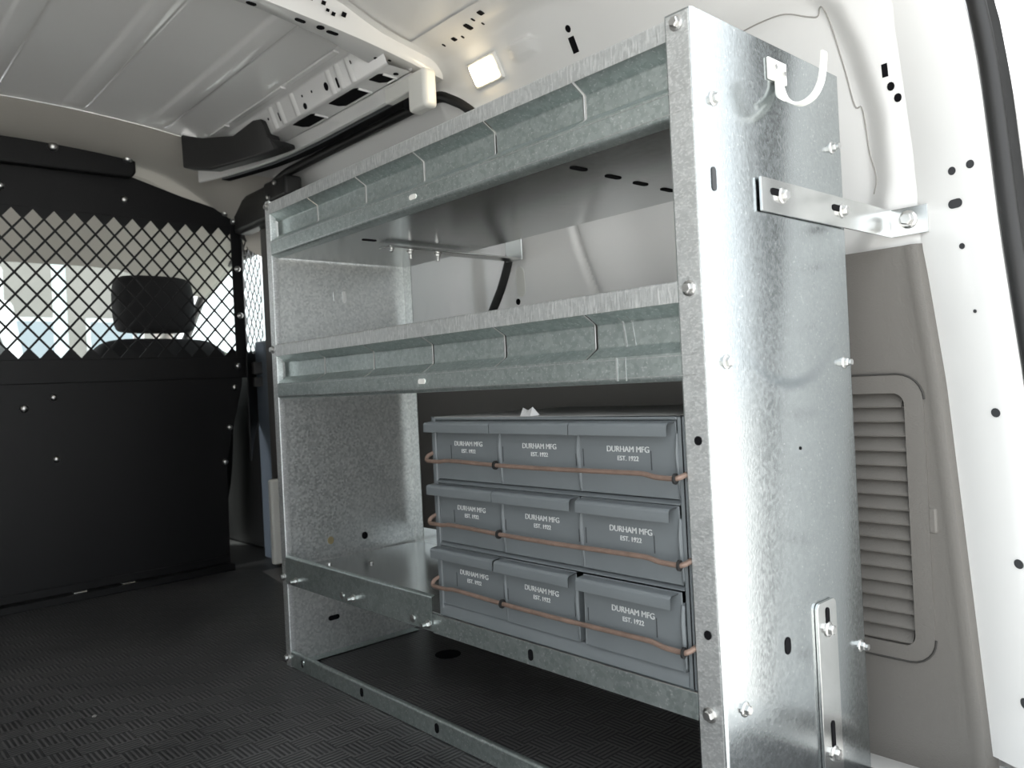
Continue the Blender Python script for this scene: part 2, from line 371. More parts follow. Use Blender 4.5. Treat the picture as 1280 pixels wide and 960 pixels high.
# door track: pale channel, curving inwards at its front end
def track_y(x): return interp(x, [(-1.95, .17), (-1.84, .209), (-1.76, .233), (-1.68, .254), (-1.58, .276), (-1.46, .290), (-1.3, .295), (0, .295)])
def track(nm, m, sec, x0, x1, solid=0):
    q = MB(); xs = lin(x0, x1, 26); k = len(sec)
    q.add([(x, track_y(x)+dy, z) for x in xs for dy, z in sec], [(i*k+j, i*k+j+1, (i+1)*k+j+1, (i+1)*k+j) for i in range(26) for j in range(k-1)])
    return q.build(nm, m, None, solid=solid)
tr = struct(track('trim_5', WHITE, [(.03, 1.213), (0, 1.212), (0, 1.178), (.006, 1.176), (.012, 1.178), (.012, 1.185)], -1.86, -.90))
o = track('track_slot', mat('track_grey', (.17, .18, .19), .4, .3), [(.012, 1.186), (.026, 1.183), (.027, 1.177)], -1.80, -.90); attach(o, tr)
o = track('track_gap', HOLE, [(.024, 1.1772), (.05, 1.1772), (.052, 1.23)], -1.80, -.90); attach(o, tr)
# white end cap of the track
b = MB().box(-.905, -.842, .283, .318, 1.122, 1.205)
b.build('track_end_cap', WHITE_PL, tr, bevel=.010, seg=4)
MB().box(-.925, -.903, .286, .300, 1.138, 1.156).build('end_cap_notch', HOLE, tr)
MB().box(-1.0, -.90, .291, .312, 1.172, 1.206).build('track_end_sleeve', WHITE_PL, tr, bevel=.003)

# ---- right wall behind the shelf: pressed white panel
WP = [(.272, 1.2585), (.30, 1.252), (.325, 1.2465), (.345, 1.238), (.358, 1.226), (.372, 1.205), (.392, 1.17), (.412, 1.13), (.430, 1.08), (.446, 1.02), (.458, .95), (.467, .87), (.474, .79), (.478, .70), (.479, .55), (.48, .30), (.48, 0)]
WP = [tuple(p) for p in cr([(a, b_, 0) for a, b_ in WP], 9)]
WP = [(p[0], p[1]) for p in WP]
def wall_y(z): return interp(-z, [(-q, p) for p, q in WP])
EDGE = [(0, -.97), (.45, -.965), (.58, -.945), (.64, -.92), (.70, -.882), (.76, -.838), (.83, -.802), (.90, -.788), (1.0, -.785), (1.07, -.800), (1.12, -.828), (1.15, -.855), (1.17, -.884), (1.185, -.915), (1.197, -.955), (1.205, -1.0)]
def edge_x(z): return interp(z, EDGE)
def recess(x, z):
    # big pressed field between the pillar and the rear post
    lx = -.626 + .10*(max(0, .93-z)/.26)**1.7*.75 + .05*max(0, z-.95)/.15
    rx = interp(z, [(.6, -.09), (.70, -.045), (.75, -.015), (.80, .0), (.90, .0), (1.0, -.02), (1.06, -.04), (1.10, -.07)])
    groove = .009*math.exp(-((x-lx)/.009)**2)*sstep(z, .60, .66)*(1-sstep(z, 1.06, 1.12))
    top = sstep(x, lx, lx+.14)*(1-sstep(x, rx-.035, rx+.012))*(1-sstep(z, 1.07, 1.115))
    # raised pad above the shelf
    pad = sstep(x, -.68, -.668)*(1-sstep(x, -.618, -.606))*sstep(z, 1.175, 1.185)*(1-sstep(z, 1.203, 1.213))
    return .022*top + groove - .006*pad
def wpt(x, p, q): return (x, p + recess(x, q), q)
b = MB(); V = []; nx = 240
for p, q in WP:
    e = edge_x(q) if q < 1.205 else -1.0
    V += [wpt(e + (.062-e)*(i/nx), p, q) for i in range(nx+1)]
b.add(V, [(r*(nx+1)+i, r*(nx+1)+i+1, (r+1)*(nx+1)+i+1, (r+1)*(nx+1)+i) for r in range(len(WP)-1) for i in range(nx)])
wall = struct(b.build('wall_right', WHITE))
def wallf(u, v, d): return (u, wall_y(v)+recess(u, v)-d, v)
struct(MB().box(-2.0, .12, .56, .58, -.05, 1.34).build('trim_6', WHITE, smooth=False))          # outer body skin
# holes: rail band, wall slots, pillar between the doors
def railband(u, v, d): return (u, interp(-v, [(-q, p) for p, q in WP])-d*.3, v-d)
for u, v, w, h in ((-.818, 1.2475, .007, .0035), (-.783, 1.2475, .016, .004), (-.762, 1.246, .007, .0035), (-.726, 1.2495, .018, .006), (-.70, 1.2515, .007, .003), (-.694, 1.247, .006, .003), (-.671, 1.2525, .018, .004)):
    decal('access_hole', slot_pts(u, v, w*.7, h*.7), railband, HOLE, wall)
for pts in (slot_pts(-.522, 1.189, .012, .012), [(-.530, 1.150), (-.516, 1.150), (-.516, 1.176), (-.530, 1.176)],
            slot_pts(-.783, .765, .008, .034), slot_pts(-.788, .737, .012, .012), slot_pts(-.797, .715, .014, .014)):
    decal('access_hole', pts, wallf, HOLE, wall)
decal('pillar_plate', slot_pts(-.784, .757, .026, .066), wallf, WHITE_PL, wall, .0012)
for pts in ([(.008, .945), (.016, .945), (.016, .963), (.008, .963)], slot_pts(.018, .930, .010, .012), slot_pts(.026, .912, .010, .012)):
    decal('access_hole', pts, wallf, HOLE, wall)
# wandering sealer seam on the rear quarter
seam = cr([(-.27, 0, 1.072), (-.24, 0, 1.080), (-.203, 0, 1.084), (-.165, 0, 1.086), (-.127, 0, 1.084), (-.095, 0, 1.070), (-.082, 0, 1.066), (-.075, 0, 1.074), (-.069, 0, 1.072), (-.064, 0, 1.05), (-.058, 0, 1.01), (-.052, 0, .975), (-.044, 0, .925), (-.034, 0, .92), (-.031, 0, .89), (-.028, 0, .85), (-.020, 0, .815), (-.026, 0, .79)], 5)
MB().tube([wallf(p.x, p.z, .0002) for p in seam], .0012, 6).build('seam_sealer', SEAM, wall)
# interior lining board along the lower wall
board = struct(MB().grid(lambda x, z: (x, .462 - .006*math.sin(z*6), z), lin(-1.0, -.15, 4), lin(.0, .695, 6)).build('trim_7', TRIM_D, solid=.006, off=0))
# ---- sliding door: pale inner panel and its black seal
b = MB(); zz = [1.21, 1.19, 1.17, 1.15, 1.14, 1.135, 1.13, 1.10, 1.05, 1.0, .9, .8, .7, .6, .5, .3, 0]
def door_pt(x, z):
    pl = .010*(1-sstep(z, 1.128, 1.142))*sstep(x, -1.70, -1.66)*(1-sstep(x, -.99, -.93))
    return (x, wall_y(z)+.026+pl, z)
door = struct(b.grid(door_pt, lin(-1.78, -.70, 40), zz).build('door_1', WHITE))
sp = cr([(edge_x(z)-.004, wall_y(z)+.004, z) for z in (.45, .58, .64, .70, .76, .83, .90, 1.0, 1.07, 1.12, 1.15, 1.17, 1.185)] + [(-.97, .388, 1.190), (-1.05, .388, 1.190), (-1.3, .388, 1.190), (-1.55, .385, 1.187), (-1.66, .375, 1.178), (-1.73, .37, 1.15), (-1.76, .38, 1.08), (-1.77, .43, .8), (-1.77, .44, .3)], 5)
MB().tube(sp, .013, 10).build('door_seal', RUBBER, door)
struct(MB().box(-1.80, -1.0, .30, .50, 1.205, 1.235).build('trim_8', WHITE, smooth=False))     # header above the door
# dark lower half of the door lining
MB().grid(lambda x, z: (x, .470, z), lin(-1.74, -.98, 3), lin(.02, .66, 3)).build('door_lining', TRIM_D, door, solid=.006)
# ---- lamp on the wall (lit)
lamp = thing('dome_lamp', 'small lit rectangular interior lamp glowing warm on the white wall', 'lamp', (-.757, .392, 1.165))
n_ = Vector((0, -.87, -.49)); t_ = Vector((0, -.49, .87)); c_ = Vector((-.757, .381, 1.188))
def lampbox(hw, hh, d0, d1, nm, m, bev):
    q = MB(); P = []
    for d in (d0, d1):
        for a, e in ((-1, -1), (1, -1), (1, 1), (-1, 1)):
            P.append(c_ + Vector((a*hw, 0, 0)) + t_*e*hh + n_*d)
    q.add(P, [(0, 1, 2, 3), (7, 6, 5, 4), (0, 4, 5, 1), (1, 5, 6, 2), (2, 6, 7, 3), (3, 7, 4, 0)])
    return q.build(nm, m, lamp, bevel=bev, seg=3)
lampbox(.044, .028, -.012, .006, 'lamp_housing', WHITE_PL, .005); lampbox(.036, .021, .002, .012, 'lamp_lens', LIT, .005)

# ---- rear quarter: grey plastic trim panel with louvred cover
def trim_right(z): return interp(z, [(0, .103), (.505, .068), (.705, .045)])
prof_t = lambda z: .470
q = MB()
zz = sorted(lin(-.05, .704, 16) + [.131, .494])
V = []
for z in zz:
    r = trim_right(z)
    top = .004*sstep(z, .69, .704)
    for x, dy in ((-.17, .004), (-.10, 0), (.013, 0), (r-.028, 0), (r-.022, -.001), (r-.014, -.003), (r-.007, -.001), (r-.001, .008), (r+.002, .02)):
        V.append((x, .466+dy+top, z))
q.add(V, [(i*9+j, i*9+j+1, (i+1)*9+j+1, (i+1)*9+j) for i in range(len(zz)-1) for j in range(8) if not (.13 < zz[i] < .49 and j < 2)])
trim = struct(q.build('trim_9', TRIM))
# louvred service cover: frame ring and slats
def rrect(x0, x1, z0, z1, r, n=6):
    P = []
    for cx, cz, a0 in ((x1-r, z1-r, 0), (x0+r, z1-r, 90), (x0+r, z0+r, 180), (x1-r, z0+r, 270)):
        P += [(cx+r*math.cos(math.radians(a0+90*i/n)), cz+r*math.sin(math.radians(a0+90*i/n))) for i in range(n+1)]
    return P
out = rrect(-.17, .039, .110, .520, .036); inn = rrect(-.17, .013, .131, .494, .016)
k = len(out); q = MB()
V = [(x, .4632, z) for x, z in out] + [(x, .4632, z) for x, z in inn] + [(x, .4665, z) for x, z in out] + [(x, .480, z) for x, z in inn]
q.add(V, [(i, (i+1) % k, k+(i+1) % k, k+i) for i in range(k)] + [(i, 2*k+i, 2*k+(i+1) % k, (i+1) % k) for i in range(k)] + [(k+i, k+(i+1) % k, 3*k+(i+1) % k, 3*k+i) for i in range(k)])
q.build('louvre_frame', TRIM, trim)
MB().tube([(x, .4636, z) for x, z in [(a, c) for a, c in rrect(-.17, .0405, .1085, .5215, .037)]], .0016, 5).build('cover_groove', mat('groove_grey', (.045, .043, .04), .8), trim)
MB().add([(-.17, .4795, .130), (.014, .4795, .130), (.014, .4795, .495), (-.17, .4795, .495)], [(0, 1, 2, 3)]).build('louvre_back', TRIM, trim)
NS = 17
for i in range(NS):
    z1 = .494 - i*(.362/NS); z0 = z1 - .362/NS*.96; e = .005 if i in (0, NS-1) else 0
    MB().ext([(.4775, z1), (.4672, z0+.0045), (.4655, z0+.002), (.4665, z0), (.479, z0)], -.168, .0128-e, lambda p, q_, a: (a, p, q_), closed=True, caps=True).build('louvre_slat', TRIM, trim, smooth=False)
MB().box(.037, .049, .4630, .470, .296, .332).build('cover_latch', TRIM, trim, bevel=.003)
# ---- white rear door post
def rp(z, u):  # u across the post 0..1
    xl = interp(z, [(0, .098), (.505, .064), (.705, .043), (1.05, .022), (1.26, .0)]); xr = interp(z, [(0, .205), (.50, .169), (.69, .151), (.90, .137), (1.0, .125), (1.13, .095), (1.26, .02)])
    yl = .476 if z < .72 else wall_y(z)+.002; yl = min(yl, .476); yr = min(.44, yl)
    return (xl+(xr-xl)*u, yl+(yr-yl)*min(1, 1.15*u)-.004*math.sin(math.pi*min(1, u)), z)
zz = lin(0, 1.24, 24)
q = MB().grid(lambda z, u: rp(z, u), zz, lin(0, 1, 8))
q.grid(lambda z, u: (rp(z, 1)[0]+.004*u, rp(z, 1)[1]+.13*u, z), zz, lin(0, 1, 2))
post = struct(q.build('wall_back', WHITE))
def postf(u, v, d):
    x, y, z = rp(v, u); return (x+d*.3, y-d, z)
def post_u(x, z): a, b_ = rp(z, 0)[0], rp(z, 1)[0]; return (x-a)/(b_-a)
for x, z, w, h in ((.095, .79, .011, .011), (.120, .792, .011, .011), (.097, .746, .020, .012), (.103, .688, .008, .008), (.134, .466, .012, .012), (.152, .272, .012, .012), (.150, .091, .012, .014), (.115, .60, .005, .005)):
    W_ = rp(z, 1)[0]-rp(z, 0)[0]
    decal('rubber_plug', [(post_u(x, z)+(a/W_), z+c) for a, c in slot_pts(0, 0, w, h, 7)], postf, PLUG, post, .0012)
# sealer dotted line at the foot of the trim
# black door seal along the post, dark door edge outside
MB().tube(cr([(rp(z, 1)[0]+.012, rp(z, 1)[1]+.004, z) for z in lin(.0, 1.2, 10)], 3), .011, 10).build('rear_door_seal', RUBBER, post)
MB().grid(lambda z, u: (rp(z, 1)[0]+.012+.012*u, rp(z, 1)[1]+.012+.03*u, z), zz, lin(0, 1, 2)).build('jamb_strip', BLACK_PL, post)
# open rear door folded back on its hinges
d2 = bpy.data.objects.new('door_2', None); COL.objects.link(d2); d2.location = (.20, .56, 0); struct(d2, 'white rear door swung open, dark seal on its edge')
MB().box(.235, .285, .50, 1.20, -.05, 1.22).build('door_skin', WHITE, d2, bevel=.012)
MB().box(.222, .237, .52, 1.12, .0, 1.16).build('door_inner_trim', TRIM_D, d2, bevel=.004)
MB().tube([(.222, .535, z) for z in lin(0, 1.15, 6)], .008, 8).build('door_edge_seal', RUBBER, d2)
for z in (.25, .98): MB().lathe([(.012, -.03), (.012, .03)], 12, (.205, .545, z), (0, 0, 1)).build('hinge', ZINC, d2)

# ---- left wall (behind the camera's left), rear header
q = MB(); pl = [(2*YC-p, z) for p, z in WP]
q.ext(pl, -2.0, .18, lambda p, z, a: (a, p, z))
struct(q.build('wall_left', WHITE, solid=.01))
struct(MB().grid(lambda y, t: (.19, y, roof_z(y)-.075*t+.01), lin(-1.0, .42, 12), [0, 1]).build('trim_10', WHITE, solid=.03))

# ---- headliner over the cab and its corner
q = MB()
def head_pt(u, y):
    # u 0 at the roof edge, 1 down at the partition top
    dy = sstep(y, .08, .50)
    x = -1.79 - .27*u; z = roof_z(y)-.002 - (.055+.15*dy)*u**1.2 - .012*math.sin(math.pi*u)
    return (x, y, z)
q.grid(head_pt, lin(0, 1, 10), lin(-1.0, .53, 30))
struct(q.build('trim_11', BEIGE, solid=.004))
struct(MB().grid(lambda x, y: (x, y, 1.245-.20*(-2.05-x)/.6-.10*sstep(y, .15, .5)), lin(-2.05, -2.65, 6), lin(-1.0, .53, 14)).build('trim_12', BEIGE, solid=.01))
# door pillar at the end of the partition (dark) and the cab's door
pil = struct(MB().box(-1.90, -1.79, .40, .52, .0, 1.16).build('wall_front', mat('pillar_grey', (.10, .095, .09), .6), bevel=.012))
MB().box(-1.795, -1.772, .340, .41, .03, .285).build('pillar_cover', WHITE_PL, pil, bevel=.006)
MB().box(-2.06, -1.90, .44, .52, .0, .72).build('door_jamb', BLUEGREY, pil, bevel=.006)
# latch block, black, at the top of the pillar
MB().box(-1.74, -1.60, .345, .40, 1.105, 1.165).build('door_latch', BLACK_PL, pil, bevel=.008)
for p in ((-1.655, .343, 1.15), (-1.70, .343, 1.118)): MB().lathe([(.007, 0), (.007, .006), (.004, .008)], 10, p, (0, -1, 0)).build('latch_screw', ZBOLT, pil)
MB().box(-2.0, -1.73, .36, .42, 1.06, 1.17).build('pillar_cap', BLACK_PL, pil, bevel=.015)
MB().box(-1.80, -1.74, .37, .42, .6, 1.10).build('pillar_seal', RUBBER, pil, bevel=.01)
# ---- black plastic cover at the front of the track
q = MB()
bot = [(-1.745, .114, 1.180), (-1.69, .17, 1.171), (-1.59, .208, 1.174), (-1.495, .236, 1.175), (-1.445, .244, 1.174), (-1.43, .247, 1.174), (-1.40, .252, 1.175)]
top = [(-1.745, .112, 1.272), (-1.705, .153, 1.260), (-1.612, .203, 1.250), (-1.49, .205, 1.258), (-1.44, .205, 1.248), (-1.437, .217, 1.202), (-1.39, .243, 1.182)]
V = bot + top + [(x-.01, y+.035, z) for x, y, z in bot] + [(x-.01, y+.035, z) for x, y, z in top]; n = 7
F = []
for i in range(n-1):
    F += [(i, i+1, n+i+1, n+i), (2*n+i, 3*n+i, 3*n+i+1, 2*n+i+1), (i, 2*n+i, 2*n+i+1, i+1), (n+i, n+i+1, 3*n+i+1, 3*n+i)]
F += [(0, n, 3*n, 2*n), (n-1, 2*n+n-1, 3*n+n-1, n+n-1)]
cov = tag(q.add(V, F).build('track_cover', BLACK_PL, bevel=.006, seg=3), 'black plastic cover over the front end of the sliding door track', 'plastic cover')

# ---- cab beyond the partition
struct(MB().box(-3.2, -2.02, -1.02, .52, -.05, .0).build('trim_13', BLACK_PL, smooth=False))
dash = struct(MB().ext([(-3.25, 0), (-2.75, 0), (-2.70, .55), (-2.80, .70), (-3.25, .73)], -1.0, .5, lambda p, q_, a: (p, a, q_), closed=True, caps=True).build('trim_14', BLACK_PL, bevel=.03))
win = bpy.data.objects.new('window_1', None); COL.objects.link(win); win.location = (-3.2, YC, .73); struct(win, 'windscreen of the cab beyond the mesh')
MB().add([(-3.22, -1.0, .73), (-3.22, .46, .73), (-2.66, .42, 1.06), (-2.66, -.96, 1.06)], [(0, 1, 2, 3)]).build('pane', GLASS, win, solid=.005)
MB().tube(cr([(-3.24, .50, .70), (-3.0, .50, .87), (-2.72, .475, 1.03), (-2.45, .47, 1.10), (-2.1, .47, 1.12)], 6), .028, 10).build('door_pillar', BEIGE, win)
MB().tube(cr([(-3.05, .53, .70), (-2.86, .53, .84), (-2.62, .515, .985), (-2.42, .51, 1.035), (-2.15, .51, 1.05)], 6), .016, 10).build('window_seal', RUBBER, win)
struct(MB().box(-3.1, -2.0, .50, .54, 0, .70).build('wall_side', BLACK_PL, bevel=.01))
w2 = struct(MB().add([(-3.0, .53, .70), (-2.1, .53, .70), (-2.15, .50, 1.05), (-2.5, .50, 1.03)], [(0, 1, 2, 3)]).build('window_2', GLASS, solid=.004))
# driver's seat
seat = thing('driver_chair', 'black driver seat with large headrest behind the mesh partition', 'seat', (-2.42, .22, 0))
def rbox(nm, rows, m, parent, sub=2):
    """stacked rounded sections: (z, xc, hx, yc, hy)"""
    q = MB(); k = 12
    for z, xc, hx, yc, hy in rows:
        for i in range(k):
            a = 2*math.pi*(i+.5)/k; c, s_ = math.cos(a), math.sin(a)
            q.v.append((xc+hx*math.copysign(abs(c)**.5, c), yc+hy*math.copysign(abs(s_)**.5, s_), z))
    for r in range(len(rows)-1): q.f += [(r*k+i, r*k+(i+1) % k, (r+1)*k+(i+1) % k, (r+1)*k+i) for i in range(k)]
    q.f += [tuple(range(k))[::-1], tuple(range((len(rows)-1)*k, len(rows)*k))]
    return q.build(nm, m, parent, subsurf=sub)
rbox('headrest', [(.765, -2.30, .035, .205, .118), (.78, -2.30, .05, .205, .130), (.86, -2.305, .055, .205, .135), (.935, -2.31, .05, .205, .130), (.962, -2.31, .035, .205, .112)], FABRIC, seat)
rbox('backrest', [(.02, -2.40, .10, .22, .22), (.30, -2.36, .10, .22, .25), (.60, -2.32, .08, .22, .25), (.69, -2.31, .07, .22, .235), (.735, -2.31, .05, .215, .19), (.75, -2.31, .03, .215, .13)], FABRIC, seat)
for y in (.14, .27): MB().tube([(-2.305, y, .72), (-2.305, y, .80)], .007, 8).build('headrest_post', ZBOLT, seat)

# ---- partition (bulkhead)
XB = -2.0
bh = thing('cargo_partition', 'black steel cargo partition with diamond mesh window and bright bolt heads', 'partition', (XB, YC, 0))
def plate(nm, pts, t=.004, x=XB, m=BLACK, bev=.0015):
    n = len(pts); q = MB(); q.add([(x, y, z) for y, z in pts] + [(x-t, y, z) for y, z in pts], [tuple(range(n)), tuple(range(n, 2*n))[::-1]] + [(i, n+i, n+(i+1) % n, (i+1) % n) for i in range(n)])
    return q.build(nm, m, bh, smooth=False, bevel=bev)
plate('lower_panel', [(-1.0, .035), (.30, .035), (.305, .33), (.335, .46), (.365, .575), (.37, .625), (-1.0, .625)])
plate('middle_panel', [(-1.0, .600), (.37, .600), (.37, .666), (-1.0, .666)], x=XB+.005)
plate('upper_panel', [(-1.0, 1.084), (.372, 1.084), (.372, 1.125), (.30, 1.142), (.20, 1.165), (.06, 1.205), (-.2, 1.235), (-1.0, 1.235)])
plate('top_bar', [(-1.0, 1.185), (.05, 1.195), (.062, 1.21), (.062, 1.255), (.05, 1.268), (-1.0, 1.272)], t=.03, x=XB+.035, bev=.006)
plate('mesh_post', [(.350, .60), (.385, .60), (.385, 1.12), (.350, 1.12)], x=XB+.002)
MB().box(XB-.004, XB+.05, -1.0, .295, .0, .02).build('floor_flange', BLACK, bh, bevel=.002)
plate('foot_angle', [(-1.0, .012), (.297, .012), (.297, .04), (-1.0, .04)], x=XB+.008)
def mesh_lattice(nm, org, du, y0, y1, z0, z1, cw, ch, bar, tl=0):
    """diamond-punched plate: du = unit direction across, org at y0"""
    q = MB(); o3 = Vector(org); du = Vector(du)
    P = lambda u, z: o3 + du*u + Vector((0, 0, z))
    W_ = y1-y0; nc = int(W_/cw*2)+1; nr = int((z1-z0)/ch*2)+1
    hx, hz = cw/2, ch/2; L = math.hypot(hx, hz); kx = 1 - bar/2*L/(hx*hz)/1.0
    for i in range(nc+1):
        for j in range(nr+1):
            if (i+j) % 2: continue
            cu, cz = i*hx, z0+j*hz
            D = [(cu+hx, cz), (cu, cz+hz), (cu-hx, cz), (cu, cz-hz)]
            edge = (i < 1 or i > nc-1 or j < 1 or j > nr-1)
            D = [(min(max(u, 0), W_), z) for u, z in D]
            if edge:
                q.add([P(*d) for d in D], [(0, 1, 2, 3)])
            else:
                I = [(cu+hx*kx, cz), (cu, cz+hz*kx), (cu-hx*kx, cz), (cu, cz-hz*kx)]
                q.add([P(*d) for d in D+I], [(a, (a+1) % 4, 4+(a+1) % 4, 4+a) for a in range(4)])
    return q.build(nm, BLACK, bh, solid=.002, smooth=False)
mesh_lattice('diamond_mesh', (XB-.003, -1.0, 0), (0, 1, 0), -1.0, .372, .665, 1.075, .0515, .0600, .0058)
# angled wing towards the door
WD = Vector((-.768, .64, 0)); W0 = Vector((XB, .385, 0))
mesh_lattice('wing_mesh', (XB-.002, .385, 0), WD, 0, .22, .665, 1.06, .0515, .06, .0058)
def wing(nm, pts, t=.004):
    n = len(pts); nn = Vector((-.64, -.768, 0)); q = MB(); A = [W0 + WD*u + Vector((0, 0, z)) for u, z in pts]
    q.add(A + [p+nn*-t for p in A], [tuple(range(n)), tuple(range(n, 2*n))[::-1]] + [(i, n+i, n+(i+1) % n, (i+1) % n) for i in range(n)])
    return q.build(nm, BLACK, bh, smooth=False)
wing('wing_upper', [(-.01, 1.05), (.23, 1.05), (.23, 1.12), (-.01, 1.125)])
wing('wing_lower', [(-.01, .33), (.03, .40), (.12, .50), (.23, .58), (.23, .68), (-.01, .68)])
for y, z in ((-.154, 1.251), (.039, 1.248), (-.5, 1.25)): rivet(bh, (XB+.035, y, z), s=1.25)
for y, z in ((-.277, 1.135), (.034, 1.134), (.335, 1.128), (.362, 1.104), (-.55, 1.135)): rivet(bh, (XB+.002, y, z))
for y, z in ((.352, .638), (.368, .80), (.366, .95)): rivet(bh, (XB+.005, y, z), s=.9)
for y, z in ((-.246, .534), (-.174, .561), (.340, .570), (.318, .443), (.298, .335), (-.174, .39)): rivet(bh, (XB, y, z), s=.85 if y > -.2 else 1)
for y in (-.14, -.015): MB().box(XB+.02, XB+.045, y-.017, y+.017, .018, .024).build('floor_clip', ZINC, bh, bevel=.002)
for p, s_ in (((XB-.02, .43, .63), .02), ((XB-.02, .43, .585), .016)):
    MB().box(p[0]-.02, p[0]+.012, p[1]-.018, p[1]+.012, p[2]-s_, p[2]+s_).build('wing_bracket', mat('dull_bracket', (.10, .10, .10), .5, .4), bh, bevel=.003)

# ---- things outside, seen through the windscreen
BRICKY = mat('far_wall_render', (.30, .28, .26), .9, var=.2, vscale=1.2)
hs = thing('roadside_building', 'grey rendered building across the road beyond the windscreen', 'building', (-17, 1, -.55))
MB().box(-20, -17, -9, 5.2, -.55, 4.6).build('wall', BRICKY, hs, smooth=False)
MB().box(-20.3, -16.7, -9.3, 5.5, 4.6, 4.9).build('roof', TRIM_D, hs, smooth=False)
for y in (-4.5, -1.2, 2.2, 3.7):
    w = MB().box(-17.02, -16.96, y, y+1.1, .9, 2.3).build('window', TRUCKW, hs, bevel=.02)
    MB().box(-16.97, -16.94, y+.08, y+1.02, .98, 2.22).build('pane', mat('far_pane', (.35, .40, .44), .1), w, smooth=False)
MB().box(-17.02, -16.95, .4, 1.5, -.55, 1.9).build('door', TRUCKW, hs, bevel=.02)
tk = thing('box_truck', 'white box truck parked outside beyond the windscreen', 'truck', (-11, -.9, -.55))
MB().box(-14, -10.8, -1.1, 1.25, .35, 2.3).build('cargo_box', TRUCKW, tk, bevel=.05)
MB().ext([(-10.75, .2), (-9.2, .2), (-9.15, .9), (-9.75, 1.75), (-10.75, 1.8)], -1.0, 1.15, lambda p, q_, a: (p, a, q_), closed=True, caps=True).build('cab', TRUCKW, tk, bevel=.06)
MB().add([(-9.20, -.85, 1.0), (-9.20, 1.0, 1.0), (-9.68, .9, 1.66), (-9.68, -.75, 1.66)], [(0, 1, 2, 3)]).build('windscreen', BLACK_PL, tk, solid=.03, off=0)
for x in (-10.0, -13.0):
    for y in (1.05, -.9): MB().lathe([(.30, -.13), (.45, -.10), (.45, .10), (.30, .13)], 20, (x, y, -.10), (0, 1, 0)).build('wheel', RUBBER, tk)
MB().box(-14, -9.3, -.8, .95, 0, .36).build('chassis', BLACK_PL, tk)
tag(MB().lathe([(.11, -.55), (.11, -.45), (.06, -.42), (.05, 4.2)], 12, (-7.5, 1.1, 0), (0, 0, 1)).build('steel_post', mat('pale_post', (.55, .6, .62), .5)), 'pale steel post standing outside beyond the windscreen', 'post')
def hedge(x, y, r, h, seed, label):
    rd = random.Random(seed); q = MB()
    for i in range(700):
        a, t = rd.random()*6.283, rd.random(); rr = r*math.sqrt(1-(t*1.0-.15)**2)*(.75+.2*rd.random()); c = Vector((x+rr*math.cos(a), y+rr*math.sin(a), -.5+t*h))
        d = Vector((rd.uniform(-1, 1), rd.uniform(-1, 1), rd.uniform(-1, 1))).normalized()*.12; e = d.orthogonal().normalized()*.06
        q.add([c-d, c+e, c+d, c-e], [(0, 1, 2, 3)])
    root = thing('hedge_shrub', label, 'shrub', (x, y, -.55), 'shrubs outside the windscreen')
    lv = q.build('foliage', LEAF, root, smooth=False); lv['kind'] = 'stuff'
    MB().tube([(x, y, -.56), (x, y, .1)], .05, 6).build('stem', TRIM_D, root)
hedge(-8.0, 2.5, .6, 1.5, 1, 'dry grey-green shrub outside, beside the pale steel post')
hedge(-8.4, 4.2, .65, 1.6, 2, 'dry grey-green shrub outside, framed by the cab side window')

# ================================================================== THE SHELF UNIT
L, D, H = 1.0098, .332, .92
su = thing('van_shelf_unit', 'galvanised steel van shelving unit with three tiers bolted to wall and floor', 'shelf', (-L/2, D/2, 0))
T = .0016
def up_sheet(nm, prof2d, z0, z1, m, r=.004):
    return MB().ext(fillet(prof2d, r), z0, z1, lambda p, q_, a: (p, q_, a)).build(nm, m, su, solid=T, off=0)
ep = up_sheet('end_panel', [(-.028, D), (0, D), (0, 0), (-.0325, 0)], 0, H, GALV_P)
fp = up_sheet('end_panel', [(-L+.030, D-.008), (-L, D-.008), (-L, 0), (-L+.019, 0)], 0, H, GALV_IN)
# worn strip laid over the near flange face so that its rolled edge reads
MB().ext(fillet([(-.0325, .007), (-.0325, -.0005), (-.003, -.0005), (-.0005, .001)], .0015, 2), .0, H-.002, lambda p, q_, a: (p, q_, a)).build('front_flange', GALV_V, su, solid=.0008, off=0)
MB().ext(fillet([(-L+.0195, .012), (-L+.0195, -.0005), (-L+.001, -.0005)], .0015, 2), .0, H-.002, lambda p, q_, a: (p, q_, a)).build('front_flange', GALV_V, su, solid=.0008, off=0)
